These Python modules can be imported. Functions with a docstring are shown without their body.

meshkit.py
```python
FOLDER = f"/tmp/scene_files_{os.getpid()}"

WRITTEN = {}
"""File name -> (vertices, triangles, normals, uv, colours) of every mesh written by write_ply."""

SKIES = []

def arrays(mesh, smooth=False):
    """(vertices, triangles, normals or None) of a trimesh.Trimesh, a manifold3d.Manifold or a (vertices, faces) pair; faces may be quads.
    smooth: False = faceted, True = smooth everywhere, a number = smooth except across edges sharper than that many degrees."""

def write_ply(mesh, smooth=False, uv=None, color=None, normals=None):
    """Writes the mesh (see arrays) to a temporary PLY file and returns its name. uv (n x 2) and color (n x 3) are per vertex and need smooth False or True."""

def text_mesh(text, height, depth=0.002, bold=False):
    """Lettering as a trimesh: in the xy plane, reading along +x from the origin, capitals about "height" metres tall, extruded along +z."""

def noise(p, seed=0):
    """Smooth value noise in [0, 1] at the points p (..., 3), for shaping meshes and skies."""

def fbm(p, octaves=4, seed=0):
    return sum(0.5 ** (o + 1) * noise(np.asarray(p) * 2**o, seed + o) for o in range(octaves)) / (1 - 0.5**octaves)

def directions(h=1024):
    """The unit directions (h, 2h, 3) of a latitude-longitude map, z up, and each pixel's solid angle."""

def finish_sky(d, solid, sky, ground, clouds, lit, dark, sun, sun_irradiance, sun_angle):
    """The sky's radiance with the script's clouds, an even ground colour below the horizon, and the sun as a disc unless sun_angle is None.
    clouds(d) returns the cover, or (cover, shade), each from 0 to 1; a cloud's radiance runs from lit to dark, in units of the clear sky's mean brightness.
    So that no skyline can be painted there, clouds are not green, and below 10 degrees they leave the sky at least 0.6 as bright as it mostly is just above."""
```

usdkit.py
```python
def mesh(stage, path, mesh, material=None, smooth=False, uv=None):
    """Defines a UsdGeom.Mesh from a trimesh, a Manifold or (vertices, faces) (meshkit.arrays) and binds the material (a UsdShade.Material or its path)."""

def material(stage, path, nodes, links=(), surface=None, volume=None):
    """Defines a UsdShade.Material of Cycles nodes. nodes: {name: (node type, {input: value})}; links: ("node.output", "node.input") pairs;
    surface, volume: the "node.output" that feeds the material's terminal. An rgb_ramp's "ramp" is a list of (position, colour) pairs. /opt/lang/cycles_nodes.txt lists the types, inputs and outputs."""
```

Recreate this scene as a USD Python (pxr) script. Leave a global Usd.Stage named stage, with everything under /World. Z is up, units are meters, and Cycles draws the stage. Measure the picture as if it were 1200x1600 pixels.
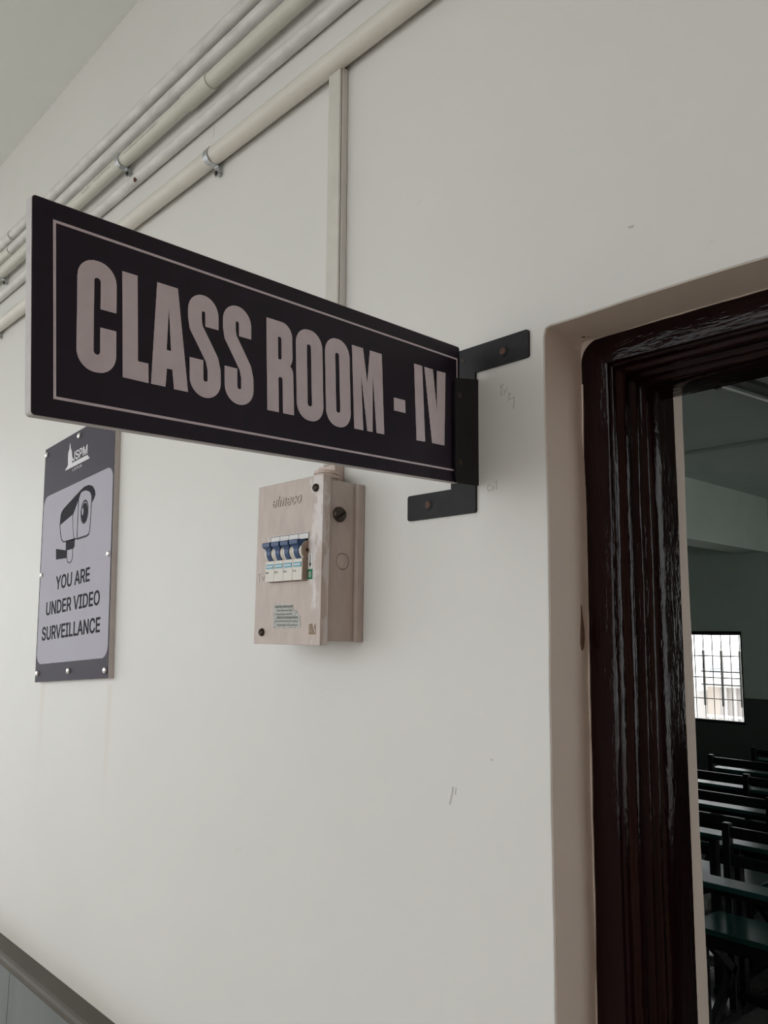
import math, random, numpy as np, trimesh, usdkit, meshkit
from pxr import Usd, UsdGeom, UsdLux, UsdShade, Gf, Sdf
from shapely.geometry import Polygon, LineString, Point, box as sbox
from shapely import affinity
from shapely.ops import unary_union
import manifold3d as m3

random.seed(7)
rng = np.random.default_rng(7)
stage = Usd.Stage.CreateInMemory()
UsdGeom.SetStageUpAxis(stage, 'Z')
UsdGeom.SetStageMetersPerUnit(stage, 1.0)
UsdGeom.Xform.Define(stage, '/World')
UsdGeom.Scope.Define(stage, '/World/Looks')

# ------------------------------------------------------------------ camera, sky, exposure
CAM = np.array([0.0, -0.70, 1.70])
YAW, PIT, ROL, FPX = -0.8352, 0.1475, 0.0122, 1310.0
EXPOSURE = -2.04
cy, sy, cp, sp_ = math.cos(YAW), math.sin(YAW), math.cos(PIT), math.sin(PIT)
fwd = np.array([sy * cp, cy * cp, sp_]); rgt = np.array([cy, -sy, 0]); up = np.cross(rgt, fwd)
r2 = math.cos(ROL) * rgt + math.sin(ROL) * up
u2 = -math.sin(ROL) * rgt + math.cos(ROL) * up
cam = UsdGeom.Camera.Define(stage, '/World/camera')
cm = Gf.Matrix4d(*r2, 0, *u2, 0, *(-fwd), 0, *CAM, 1)
cam.AddTransformOp().Set(cm)
cam.CreateHorizontalApertureAttr(36.0)
cam.CreateVerticalApertureAttr(48.0)
cam.CreateFocalLengthAttr(36.0 * FPX / 1200.0)
cam.CreateExposureAttr(EXPOSURE)
cam.CreateClippingRangeAttr(Gf.Vec2f(0.02, 500))

sky = UsdLux.DomeLight.Define(stage, '/World/sky')
sky.CreateIntensityAttr(2.6)
sky.CreateColorAttr(Gf.Vec3f(0.965, 0.985, 1.0))

# ------------------------------------------------------------------ materials
def mat(name, col, rough=0.5, var=0.08, scale=30, detail=4, bump=0.0, bscale=120, metal=0.0, spec=0.5, coat=0.0, stretch=None, bevel=0.0, dist=0.001):
    p = '/World/Looks/' + name
    lo = [max(0, c * (1 - var)) for c in col]; hi = [min(1, c * (1 + var)) for c in col]
    n = {'g': ('geometry', {}),
         'mp': ('mapping', {'scale': stretch or (1, 1, 1)}),
         'n': ('noise_texture', {'scale': scale, 'detail': detail, 'roughness': 0.6}),
         'r': ('rgb_ramp', {'ramp': [(0.3, lo), (0.7, hi)]}),
         'p': ('principled_bsdf', {'roughness': rough, 'metallic': metal, 'specular_ior_level': spec, 'coat_weight': coat, 'coat_roughness': 0.12})}
    l = [('g.position', 'mp.vector'), ('mp.vector', 'n.vector'), ('n.fac', 'r.fac'), ('r.color', 'p.base_color')]
    if bump:
        n['n2'] = ('noise_texture', {'scale': bscale, 'detail': 3, 'roughness': 0.55})
        n['b'] = ('bump', {'strength': bump, 'distance': dist})
        l += [('mp.vector', 'n2.vector'), ('n2.fac', 'b.height'), ('b.normal', 'p.normal')]
        if bevel:
            n['bv'] = ('bevel', {'radius': bevel, 'samples': 6}); l += [('bv.bevel', 'b.normal')]
    elif bevel:
        n['bv'] = ('bevel', {'radius': bevel, 'samples': 6}); l += [('bv.bevel', 'p.normal')]
    return usdkit.material(stage, p, n, l, surface='p.BSDF')

WALLC = (0.735, 0.73, 0.70)
def wall_mat():
    n = {'g': ('geometry', {}), 's': ('separate_xyz', {}),
         'n': ('noise_texture', {'scale': 1.3, 'detail': 5, 'roughness': 0.6}),
         'r': ('rgb_ramp', {'ramp': [(0.3, [c * 0.97 for c in WALLC]), (0.7, [min(1, c * 1.02) for c in WALLC])]}),
         # scuffs: small isolated greyish flecks
         'n3': ('noise_texture', {'scale': 22, 'detail': 6, 'roughness': 0.7}),
         'r3': ('rgb_ramp', {'ramp': [(0.66, (0, 0, 0)), (0.76, (0.35, 0.35, 0.35))]}),
         'm3': ('mix_color', {'blend_type': 'mix', 'b': (0.52, 0.50, 0.47)}),
         # yellow damp stain creeping up from the dado ledge
         'zr': ('map_range', {'from_min': 1.045, 'from_max': 1.105, 'to_min': 0.75, 'to_max': 0.0, 'clamp': True}),
         'n4': ('noise_texture', {'scale': 9, 'detail': 4}),
         'mu': ('math', {'math_type': 'multiply'}),
         'm4': ('mix_color', {'b': (0.60, 0.53, 0.40)}),
         # rusty run-off below the surveillance board's two lower corners
         'xa': ('math', {'math_type': 'add', 'value2': 1.868}), 'xb': ('math', {'math_type': 'absolute'}),
         'xc': ('map_range', {'from_min': 0.0, 'from_max': 0.022, 'to_min': 1.0, 'to_max': 0.0, 'clamp': True}),
         'ya': ('math', {'math_type': 'add', 'value2': 1.535}), 'yb': ('math', {'math_type': 'absolute'}),
         'yc': ('map_range', {'from_min': 0.0, 'from_max': 0.018, 'to_min': 1.0, 'to_max': 0.0, 'clamp': True}),
         'mx': ('math', {'math_type': 'maximum'}),
         'zd': ('map_range', {'from_min': 1.36, 'from_max': 1.6, 'to_min': 0.0, 'to_max': 0.30, 'clamp': True}),
         'm5f': ('math', {'math_type': 'multiply'}), 'lt': ('math', {'math_type': 'less_than', 'value2': 1.605}), 'm5g': ('math', {'math_type': 'multiply'}),
         'm5': ('mix_color', {'b': (0.58, 0.50, 0.38)}),
         'nb': ('noise_texture', {'scale': 7, 'detail': 5, 'roughness': 0.6}),
         'bv': ('bevel', {'radius': 0.004, 'samples': 6}),
         'b': ('bump', {'strength': 0.22, 'distance': 0.006}),
         'p': ('principled_bsdf', {'roughness': 0.42, 'specular_ior_level': 0.35})}
    l = [('g.position', 'n.vector'), ('g.position', 'n3.vector'), ('g.position', 'n4.vector'), ('g.position', 'nb.vector'), ('g.position', 's.vector'),
         ('n.fac', 'r.fac'), ('n3.fac', 'r3.fac'), ('r3.color', 'm3.fac'), ('r.color', 'm3.a'),
         ('s.z', 'zr.value'), ('zr.result', 'mu.value1'), ('n4.fac', 'mu.value2'), ('mu.value', 'm4.fac'), ('m3.result', 'm4.a'),
         ('s.x', 'xa.value1'), ('xa.value', 'xb.value1'), ('xb.value', 'xc.value'),
         ('s.x', 'ya.value1'), ('ya.value', 'yb.value1'), ('yb.value', 'yc.value'),
         ('xc.result', 'mx.value1'), ('yc.result', 'mx.value2'), ('s.z', 'zd.value'), ('mx.value', 'm5f.value1'), ('zd.result', 'm5f.value2'),
         ('s.z', 'lt.value1'), ('m5f.value', 'm5g.value1'), ('lt.value', 'm5g.value2'), ('m5g.value', 'm5.fac'), ('m4.result', 'm5.a'), ('m5.result', 'p.base_color'),
         ('nb.fac', 'b.height'), ('bv.bevel', 'b.normal'), ('b.normal', 'p.normal')]
    return usdkit.material(stage, '/World/Looks/corridor_wall', n, l, surface='p.BSDF')

def worn_mat(name, col, white, thr, scale=26, xedge=None):
    """enamel with overspill of wall paint in patches, heavier towards the corner edge x = xedge"""
    n = {'g': ('geometry', {}), 'mp': ('mapping', {'scale': (1.6, 1.6, 0.55)}),
         'n': ('noise_texture', {'scale': scale, 'detail': 5, 'roughness': 0.65}),
         's': ('separate_xyz', {}),
         'xe': ('map_range', {'from_min': (xedge or 0) - 0.035, 'from_max': (xedge or 0) - 0.004, 'to_min': 0.0, 'to_max': 0.17, 'clamp': True}),
         'ad': ('math', {'math_type': 'add'}),
         'r': ('rgb_ramp', {'ramp': [(thr, (0, 0, 0)), (thr + 0.06, (0.9, 0.9, 0.9))]}),
         'n2': ('noise_texture', {'scale': 60, 'detail': 4}),
         'rc': ('rgb_ramp', {'ramp': [(0.3, [c * 0.9 for c in col]), (0.7, [c * 1.05 for c in col])]}),
         'm': ('mix_color', {'b': white}),
         'b': ('bump', {'strength': 0.25, 'distance': 0.0008}),
         'bv': ('bevel', {'radius': 0.0015, 'samples': 6}),
         'p': ('principled_bsdf', {'roughness': 0.45})}
    l = [('g.position', 'mp.vector'), ('mp.vector', 'n.vector'), ('mp.vector', 'n2.vector'), ('g.position', 's.vector'), ('s.x', 'xe.value'),
         ('n.fac', 'ad.value1'), ('n2.fac', 'rc.fac'), ('r.color', 'm.fac'), ('rc.color', 'm.a'), ('m.result', 'p.base_color'),
         ('n.fac', 'b.height'), ('bv.bevel', 'b.normal'), ('b.normal', 'p.normal')]
    if xedge is not None:
        l += [('xe.result', 'ad.value2')]
    else:
        n['ad'] = ('math', {'math_type': 'add', 'value2': 0.0})
    l += [('ad.value', 'r.fac')]
    return usdkit.material(stage, '/World/Looks/' + name, n, l, surface='p.BSDF')

M = {}
M['wall'] = wall_mat()
M['warmwall'] = mat('corridor_end_wall', (0.78, 0.50, 0.36), 0.7, 0.05, 4)
M['reveal'] = mat('reveal_paint', (0.74, 0.655, 0.58), 0.5, 0.03, 8)
M['plaster'] = mat('plaster', WALLC, 0.5, 0.03, 4)
M['ceiling'] = mat('ceiling_paint', (0.80, 0.83, 0.80), 0.6, 0.03, 3, bump=0.1, bscale=20, dist=0.003)
M['floor'] = mat('corridor_floor', (0.68, 0.61, 0.54), 0.4, 0.10, 6)
M['tile'] = mat('dado_tile', (0.155, 0.17, 0.172), 0.5, 0.10, 5, stretch=(2.5, 2.5, 0.5))
M['ledge'] = mat('dado_ledge', (0.085, 0.076, 0.062), 0.5, 0.10, 8, spec=0.3)
M['grout'] = mat('joint_grout', (0.17, 0.17, 0.165), 0.8, 0.1, 40)
M['pipe_white'] = mat('painted_pipe', (0.66, 0.655, 0.63), 0.42, 0.14, 45, bump=0.45, bscale=70, stretch=(0.4, 1, 1), dist=0.0015, )
M['pipe_green'] = mat('pvc_pipe', (0.62, 0.62, 0.545), 0.38, 0.04, 25)
M['pipe_cream'] = mat('cream_pipe', (0.69, 0.66, 0.60), 0.36, 0.04, 12)
M['steel'] = mat('galvanised_steel', (0.50, 0.52, 0.54), 0.35, 0.15, 60, metal=0.9)
M['chrome'] = mat('screw_chrome', (0.8, 0.8, 0.8), 0.18, 0.03, 60, metal=1.0)
M['rust'] = mat('rusty_steel', (0.13, 0.065, 0.045), 0.6, 0.35, 300, bump=0.4, bscale=500)
M['darkscrew'] = mat('dark_screw', (0.06, 0.045, 0.035), 0.38, 0.3, 300, metal=0.6)
M['trunk'] = mat('trunking_pvc', (0.72, 0.71, 0.68), 0.38, 0.03, 20)
M['trunk_cover'] = mat('trunking_lid', (0.62, 0.60, 0.55), 0.40, 0.05, 30)
M['signface'] = mat('sign_vinyl', (0.0120, 0.0048, 0.0165), 0.45, 0.18, 40, bump=0.08, bscale=35, dist=0.002, spec=0.28)
M['signboard'] = mat('foam_board', (0.55, 0.52, 0.52), 0.55, 0.06, 60)
M['letter'] = mat('sign_letter', (0.75, 0.68, 0.74), 0.42, 0.05, 60)
M['iron'] = mat('black_iron', (0.0135, 0.0135, 0.0155), 0.5, 0.25, 80, bump=0.15, bscale=200, spec=0.25)
M['cctvdark'] = mat('notice_dark', (0.052, 0.045, 0.062), 0.55, 0.06, 12, spec=0.22)
M['cctvpanel'] = mat('notice_panel', (0.44, 0.425, 0.49), 0.55, 0.03, 8, spec=0.2)
M['cctvink'] = mat('notice_ink', (0.016, 0.016, 0.021), 0.6, 0.05, 40, spec=0.08)
M['cctvline'] = mat('notice_line', (0.05, 0.05, 0.062), 0.6, 0.05, 40, spec=0.1)
M['cctvwhite'] = mat('notice_white', (0.70, 0.69, 0.72), 0.32, 0.03, 40)
M['cctvedge'] = mat('notice_edge', (0.52, 0.47, 0.44), 0.5, 0.05, 40)
BOXC = (0.54, 0.455, 0.41)
M['boxcover'] = worn_mat('breaker_cover', BOXC, (0.70, 0.65, 0.64), 0.64, xedge=-0.812)
M['boxbody'] = worn_mat('breaker_body', (0.50, 0.425, 0.385), (0.68, 0.64, 0.62), 0.66)
M['gland'] = mat('cable_gland', (0.58, 0.47, 0.41), 0.5, 0.12, 60)
M['brk'] = mat('breaker_case', (0.70, 0.665, 0.60), 0.38, 0.04, 80)
M['brkside'] = mat('breaker_blank', (0.34, 0.255, 0.20), 0.5, 0.08, 80)
M['blue'] = mat('toggle_blue', (0.020, 0.060, 0.165), 0.32, 0.15, 120)
M['cyan'] = mat('breaker_label', (0.13, 0.36, 0.46), 0.4, 0.1, 300)
M['white'] = mat('paper_white', (0.78, 0.78, 0.76), 0.5, 0.03, 100)
M['ink'] = mat('ink_black', (0.03, 0.03, 0.035), 0.5, 0.1, 100)
M['green'] = mat('sticker_green', (0.035, 0.22, 0.11), 0.4, 0.08, 100)
M['foil'] = mat('rating_foil', (0.36, 0.36, 0.34), 0.45, 0.35, 260, metal=0.2)
M['foilink'] = mat('rating_ink', (0.15, 0.15, 0.13), 0.5, 0.4, 400)
M['worn'] = mat('worn_chip', (0.27, 0.19, 0.13), 0.6, 0.4, 260)
M['pencil'] = mat('pencil', (0.33, 0.32, 0.315), 0.6, 0.25, 300)
M['faintpencil'] = mat('faint_pencil', (0.49, 0.475, 0.46), 0.6, 0.15, 300)
M['frame'] = mat('door_enamel', (0.0105, 0.0026, 0.0028), 0.10, 0.25, 14, bump=0.55, bscale=85, stretch=(1.6, 1.6, 0.35), dist=0.0016, spec=0.24)
M['frameh'] = mat('door_enamel_head', (0.0105, 0.0026, 0.0028), 0.10, 0.25, 14, bump=0.55, bscale=85, stretch=(0.35, 1.6, 1.6), dist=0.0016, spec=0.24)
M['classwall'] = mat('classroom_wall', (0.70, 0.79, 0.71), 0.55, 0.04, 3)
M['classceil'] = mat('classroom_ceiling', (0.60, 0.67, 0.63), 0.6, 0.04, 3)
M['classdado'] = mat('classroom_dado', (0.10, 0.115, 0.105), 0.5, 0.05, 3)
M['classfloor'] = mat('classroom_floor', (0.22, 0.225, 0.205), 0.14, 0.25, 9)
M['bench'] = mat('bench_enamel', (0.009, 0.009, 0.010), 0.30, 0.2, 40, bevel=0.004)
M['benchtop'] = mat('bench_laminate', (0.020, 0.095, 0.085), 0.26, 0.08, 30, bevel=0.003)
M['grill'] = mat('grill_paint', (0.66, 0.64, 0.62), 0.5, 0.05, 40)
M['winframe'] = mat('window_frame', (0.012, 0.013, 0.013), 0.4, 0.1, 40)
M['tube'] = mat('tube_glass', (0.80, 0.80, 0.78), 0.2, 0.02, 40)
M['fitting'] = mat('fitting_dark', (0.03, 0.032, 0.03), 0.4, 0.1, 40)
M['house'] = mat('house_cream', (0.86, 0.78, 0.70), 0.8, 0.03, 1)
M['houseshade'] = mat('house_grey', (0.66, 0.62, 0.60), 0.8, 0.05, 1)
M['housewhite'] = mat('house_white', (0.92, 0.91, 0.90), 0.7, 0.02, 1)
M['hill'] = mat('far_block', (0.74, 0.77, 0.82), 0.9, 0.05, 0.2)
M['ground'] = mat('outside_ground', (0.55, 0.53, 0.49), 0.9, 0.12, 0.5)
M['paperlitter'] = mat('litter_paper', (0.72, 0.74, 0.72), 0.35, 0.03, 30)
M['stain'] = mat('brown_stain', (0.16, 0.095, 0.07), 0.6, 0.2, 120)

# ------------------------------------------------------------------ helpers
used = {}
def numbered(parent, name):
    k = used.get((parent, name), 0); used[(parent, name)] = k + 1
    return f'{parent}/{name}' + (f'_{k:03d}' if k else '')

def obj(name, mesh, material, parent=None, smooth=False, **data):
    path = numbered(str(parent.GetPath()) if parent else '/World', name)
    if isinstance(mesh, list): mesh = cat(mesh)
    if parent is not None:
        off = LOC.get(str(parent.GetPath()))
        if off is not None:
            v, f, _ = meshkit.arrays(mesh)
            mesh = trimesh.Trimesh(v - off, f, process=False)
    p = usdkit.mesh(stage, path, mesh, M[material] if isinstance(material, str) else material, smooth=smooth).GetPrim()
    if parent is not None and LOC.get(str(parent.GetPath())) is not None:
        LOC[path] = LOC[str(parent.GetPath())]
    for k, v in data.items(): p.SetCustomDataByKey(k, v)
    return p

LOC = {}
def thing(name, label, category, loc=(0, 0, 0), group=None, rotz=None):
    path = numbered('/World', name)
    x = UsdGeom.Xform.Define(stage, path)
    x.AddTranslateOp().Set(Gf.Vec3d(*map(float, loc)))
    if rotz is not None: x.AddRotateZOp().Set(float(rotz))
    p = x.GetPrim()
    p.SetCustomDataByKey('label', label); p.SetCustomDataByKey('category', category)
    if group: p.SetCustomDataByKey('group', group)
    LOC[path] = np.array(loc, float)
    return p

def struct(name, mesh, material, parent=None, smooth=False, label=None):
    p = obj(name, mesh, material, parent, smooth)
    if parent is None:
        p.SetCustomDataByKey('kind', 'structure')
        if label: p.SetCustomDataByKey('label', label)
    return p

def struct_root(name, label=None):
    path = numbered('/World', name)
    p = UsdGeom.Xform.Define(stage, path).GetPrim(); p.SetCustomDataByKey('kind', 'structure')
    if label: p.SetCustomDataByKey('label', label)
    return p

def cat(ms): return trimesh.util.concatenate([tm(m) for m in ms])
def tm(m):
    v, f, _ = meshkit.arrays(m); return trimesh.Trimesh(v, f, process=False)
def bx(x0, x1, y0, y1, z0, z1):
    b = trimesh.creation.box([abs(x1 - x0), abs(y1 - y0), abs(z1 - z0)])
    b.apply_translation([(x0 + x1) / 2, (y0 + y1) / 2, (z0 + z1) / 2]); return b
def cbx(x0, x1, y0, y1, z0, z1, c=0.002):
    """box with chamfered edges: hull of three shrunk boxes"""
    pts = []
    for a, b, d in ((0, c, c), (c, 0, c), (c, c, 0)):
        for x in (x0 + a, x1 - a):
            for y in (y0 + b, y1 - b):
                for z in (z0 + d, z1 - d): pts.append((x, y, z))
    return tm(m3.Manifold.hull_points(np.array(pts)))
def tube(pts, r, n=12, cap=True):
    pts = np.asarray(pts, float); N = len(pts)
    rr = np.full(N, r) if np.isscalar(r) else np.asarray(r)
    V = []; t0 = None; a = None
    for i in range(N):
        t = pts[min(i + 1, N - 1)] - pts[max(i - 1, 0)]; t /= np.linalg.norm(t)
        if a is None:
            h = np.array([0, 0, 1.0]) if abs(t[2]) < 0.9 else np.array([1.0, 0, 0]); a = np.cross(t, h)
        a = a - t * (a @ t); a /= np.linalg.norm(a); b = np.cross(t, a)
        for k in range(n):
            w = 2 * math.pi * k / n; V.append(pts[i] + rr[i] * (math.cos(w) * a + math.sin(w) * b))
    F = []
    for i in range(N - 1):
        for k in range(n):
            p, q = i * n + k, i * n + (k + 1) % n
            F += [(p, q, q + n), (p, q + n, p + n)]
    if cap:
        V += [pts[0], pts[-1]]; c0, c1 = len(V) - 2, len(V) - 1
        for k in range(n):
            F += [(c0, (k + 1) % n, k), (c1, (N - 1) * n + k, (N - 1) * n + (k + 1) % n)]
    return trimesh.Trimesh(np.array(V), np.array(F), process=False)
def bar(p, q, w, d, upv=(0, 0, 1)):
    """rectangular bar p->q, w across (perp to up), d along up"""
    p, q = np.array(p, float), np.array(q, float); t = q - p; L = np.linalg.norm(t); t /= L
    u = np.array(upv, float); u = u - t * (u @ t); u /= np.linalg.norm(u); s = np.cross(t, u)
    b = trimesh.creation.box([L, w, d]); T = np.eye(4); T[:3, 0], T[:3, 1], T[:3, 2], T[:3, 3] = t, s, u, (p + q) / 2
    b.apply_transform(T); return b
def ex(poly, depth):
    """extrude a shapely polygon / multipolygon along +z"""
    gs = [g for g in getattr(poly, 'geoms', [poly]) if g.geom_type == 'Polygon' and g.area > 1e-12]
    return cat([trimesh.creation.extrude_polygon(g, depth, engine='earcut') for g in gs])
def placed(mesh, o, s, t, n):
    mesh = mesh.copy(); T = np.eye(4); T[:3, 0], T[:3, 1], T[:3, 2], T[:3, 3] = s, t, n, o
    mesh.apply_transform(T); return mesh
def rr(x0, y0, x1, y1, r, q=10):
    return sbox(x0 + r, y0 + r, x1 - r, y1 - r).buffer(r, quad_segs=q) if r > 0 else sbox(x0, y0, x1, y1)
def xz(poly, y, depth):
    """a polygon in (x, z), extruded from y towards the viewer (-y)"""
    return placed(ex(poly, depth), (0, y, 0), (1, 0, 0), (0, 0, 1), (0, -1, 0))
def lathe(prof, n=24):
    return trimesh.creation.revolve(np.array(prof, float), sections=n)
def dome_screw(o, axis, r, h, slot=True):
    """round slotted screw head at o, pointing along axis"""
    prof = [(0, 0), (r, 0), (r, h * 0.35), (r * 0.85, h * 0.75), (r * 0.5, h), (0, h)]
    m = m3.Manifold.revolve(m3.CrossSection([np.array(prof)]), 24)
    if slot:
        m = m - m3.Manifold.cube([r * 2.2, r * 0.28, h], True).translate([0, 0, h * 0.95]).rotate([0, 0, 35])
    m = tm(m); axis = np.array(axis, float)
    h_ = np.array([0, 0, 1.0]) if abs(axis[2]) < .9 else np.array([1.0, 0, 0]); s = np.cross(h_, axis); s /= np.linalg.norm(s)
    return placed(m, o, s, np.cross(axis, s), axis)
def text_poly(s, x0, x1, y0, y1, bold=False, depth=0.0003, italic=0.0):
    """lettering stretched to the box x0..x1, y0..y1 (cap height y0..y1); returned as a mesh in xy"""
    m = meshkit.text_mesh(s, 0.1, 0.01, bold)
    lo, hi = m.bounds
    v = m.vertices.copy()
    v[:, 0] = x0 + (v[:, 0] - lo[0]) / (hi[0] - lo[0]) * (x1 - x0)
    v[:, 1] = y0 + (v[:, 1] - lo[1]) / (hi[1] - lo[1]) * (y1 - y0)
    v[:, 0] += (v[:, 1] - y0) * italic
    v[:, 2] = v[:, 2] / 0.01 * depth
    return trimesh.Trimesh(v, m.faces, process=False)

# ------------------------------------------------------------------ corridor shell
X0, X1, Z0, WT = -0.5222, 0.46, 2.0285, 0.193     # door opening and wall thickness
CEIL = 3.07
WL, WR = -7.0, 1.9
def jag(a, b, n, amp, axis):
    out = []
    for i in range(1, n):
        p = np.array(a) + (np.array(b) - np.array(a)) * i / n; p[axis] += amp * (meshkit.fbm(np.array([i * 0.35, axis * 3.0, 0.0]), 3, 5) - 0.5) * 2
        out.append(tuple(p))
    return out
def wall_profile():
    tl, tr = (X0, Z0), (X1, Z0)
    pts = [(WL, 0), (X0, 0)] + jag((X0, 0), tl, 60, 0.0022, 0) + [(X0 - 0.0005, Z0 - 0.010), (X0 + 0.002, Z0 - 0.001), (X0 + 0.008, Z0 + 0.0005)] + jag((X0 + 0.01, Z0), tr, 30, 0.0018, 1) + [tr, (X1, 0), (WR, 0), (WR, CEIL), (WL, CEIL)]
    return Polygon(pts)
wall_back = struct('wall_back', xz(wall_profile(), WT, WT), 'wall', label='off-white painted corridor wall holding the signs and the door')
# plaster return inside the opening, behind the frame, and a soft plaster fillet at the frame's upper corner
retp = [(X0 - 0.02, 0)] + [(X0 + 0.0515 + 0.0022 * (meshkit.fbm(np.array([i * 0.3, 7.0, 1.0]), 3, 2) - 0.5) * 2, i * 0.05) for i in range(0, 40)] + [(X0 + 0.0515, Z0 - 0.042), (X0 - 0.02, Z0 - 0.042)]
obj('plaster_return', xz(Polygon(retp), WT, 0.0235), 'reveal', wall_back)
fil = [(X0 - 0.003, Z0 + 0.003), (X0 - 0.003, Z0 - 0.03)] + [(X0 + 0.024 - 0.024 * math.cos(a), Z0 - 0.024 + 0.024 * math.sin(a)) for a in np.linspace(0, math.pi / 2, 10)] + [(X0 + 0.03, Z0 + 0.003)]
obj('plaster_fillet', xz(Polygon(fil), 0.0715, 0.0045), 'reveal', wall_back)
lefts = [(X0, 0)] + jag((X0, 0), (X0, Z0), 60, 0.0022, 0) + [(X0 - 0.0005, Z0 - 0.010), (X0 + 0.002, Z0 - 0.001)]
tops = [(X0 + 0.002, Z0 - 0.001), (X0 + 0.008, Z0 + 0.0005)] + jag((X0 + 0.01, Z0), (X1, Z0), 30, 0.0018, 1) + [(X1, Z0)]
obj('reveal_paint', xz(Polygon([(x + 0.0007, z) for x, z in lefts] + [(x - 0.006, z) for x, z in lefts[::-1]]), 0.072, 0.0712), 'reveal', wall_back)
obj('reveal_paint', xz(Polygon([(x, z - 0.0007) for x, z in tops] + [(x, z + 0.006) for x, z in tops[::-1]]), 0.072, 0.0712), 'reveal', wall_back)
ju = lambda i, k: 0.0004 + 0.0030 * max(0.0, meshkit.fbm(np.array([i * 0.45, k, 2.0]), 3, 8) - 0.28)
le = [(X0 + ju(i, 1.0), i * 0.02) for i in range(0, 100)]
obj('plaster_edge', xz(Polygon([(X0 - 0.003, 0)] + le + [(X0 - 0.003, 1.98)]), 0.0685, 0.0020), 'reveal', wall_back)
te = [(X0 + 0.02 + i * 0.02, Z0 - ju(i, 5.0)) for i in range(0, 47)]
obj('plaster_edge', xz(Polygon([(X0 + 0.02, Z0 + 0.003)] + te + [(te[-1][0], Z0 + 0.003)]), 0.0685, 0.0020), 'reveal', wall_back)
# brown paint smear on the plaster beside the frame, and small chips in the upper corner
sm = Polygon([(0.0515, 1.695), (0.0535, 1.688), (0.0570, 1.690), (0.0590, 1.700), (0.0585, 1.712), (0.0565, 1.722), (0.0548, 1.734), (0.0538, 1.736), (0.0532, 1.720), (0.0520, 1.706)])
obj('paint_smear', placed(ex(affinity.translate(sm, 0, 0), 0.0012), (X0 + 0.0008, 0, 0), (0, 1, 0), (0, 0, 1), (1, 0, 0)), 'stain', wall_back)
chips = [tm(m3.Manifold.sphere(r, 8).scale([1, 1, 0.25]).translate([x, y, Z0 - 0.0008])) for x, y, r in ((X0 + .014, .052, .0022), (X0 + .018, .056, .001), (X0 + .005, .062, .0012))]
obj('paint_chip', chips, 'stain', wall_back)
# pencil scribbles and scratches on the wall
def scrib(pts, w, y=0.0):
    return xz(LineString(pts).buffer(w, cap_style='round'), y + 0.0001, 0.0003)
q = 0.001
obj('pencil_scribble', [scrib([(-.5835, 1.979), (-.5815, 1.974), (-.579, 1.979), (-.5815, 1.974), (-.582, 1.966)], .0005), scrib([(-.5785, 1.972), (-.576, 1.969), (-.573, 1.974), (-.576, 1.969), (-.578, 1.966)], .0004),
    scrib([(-.572, 1.966), (-.569, 1.966), (-.572, 1.962), (-.569, 1.960), (-.573, 1.9585)], .0005), scrib([(-.567, 1.960), (-.564, 1.961), (-.564, 1.952), (-.5655, 1.949), (-.563, 1.948)], .0005)], 'faintpencil', wall_back)
obj('pencil_word', [scrib([(-.598, 1.8665), (-.601, 1.868), (-.603, 1.8645), (-.601, 1.861), (-.597, 1.861)], .00035), scrib([(-.5945, 1.8655), (-.5965, 1.863), (-.5945, 1.861), (-.5925, 1.863), (-.5945, 1.8655)], .00035), scrib([(-.590, 1.8715), (-.5895, 1.861)], .0004)], 'faintpencil', wall_back)
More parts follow.
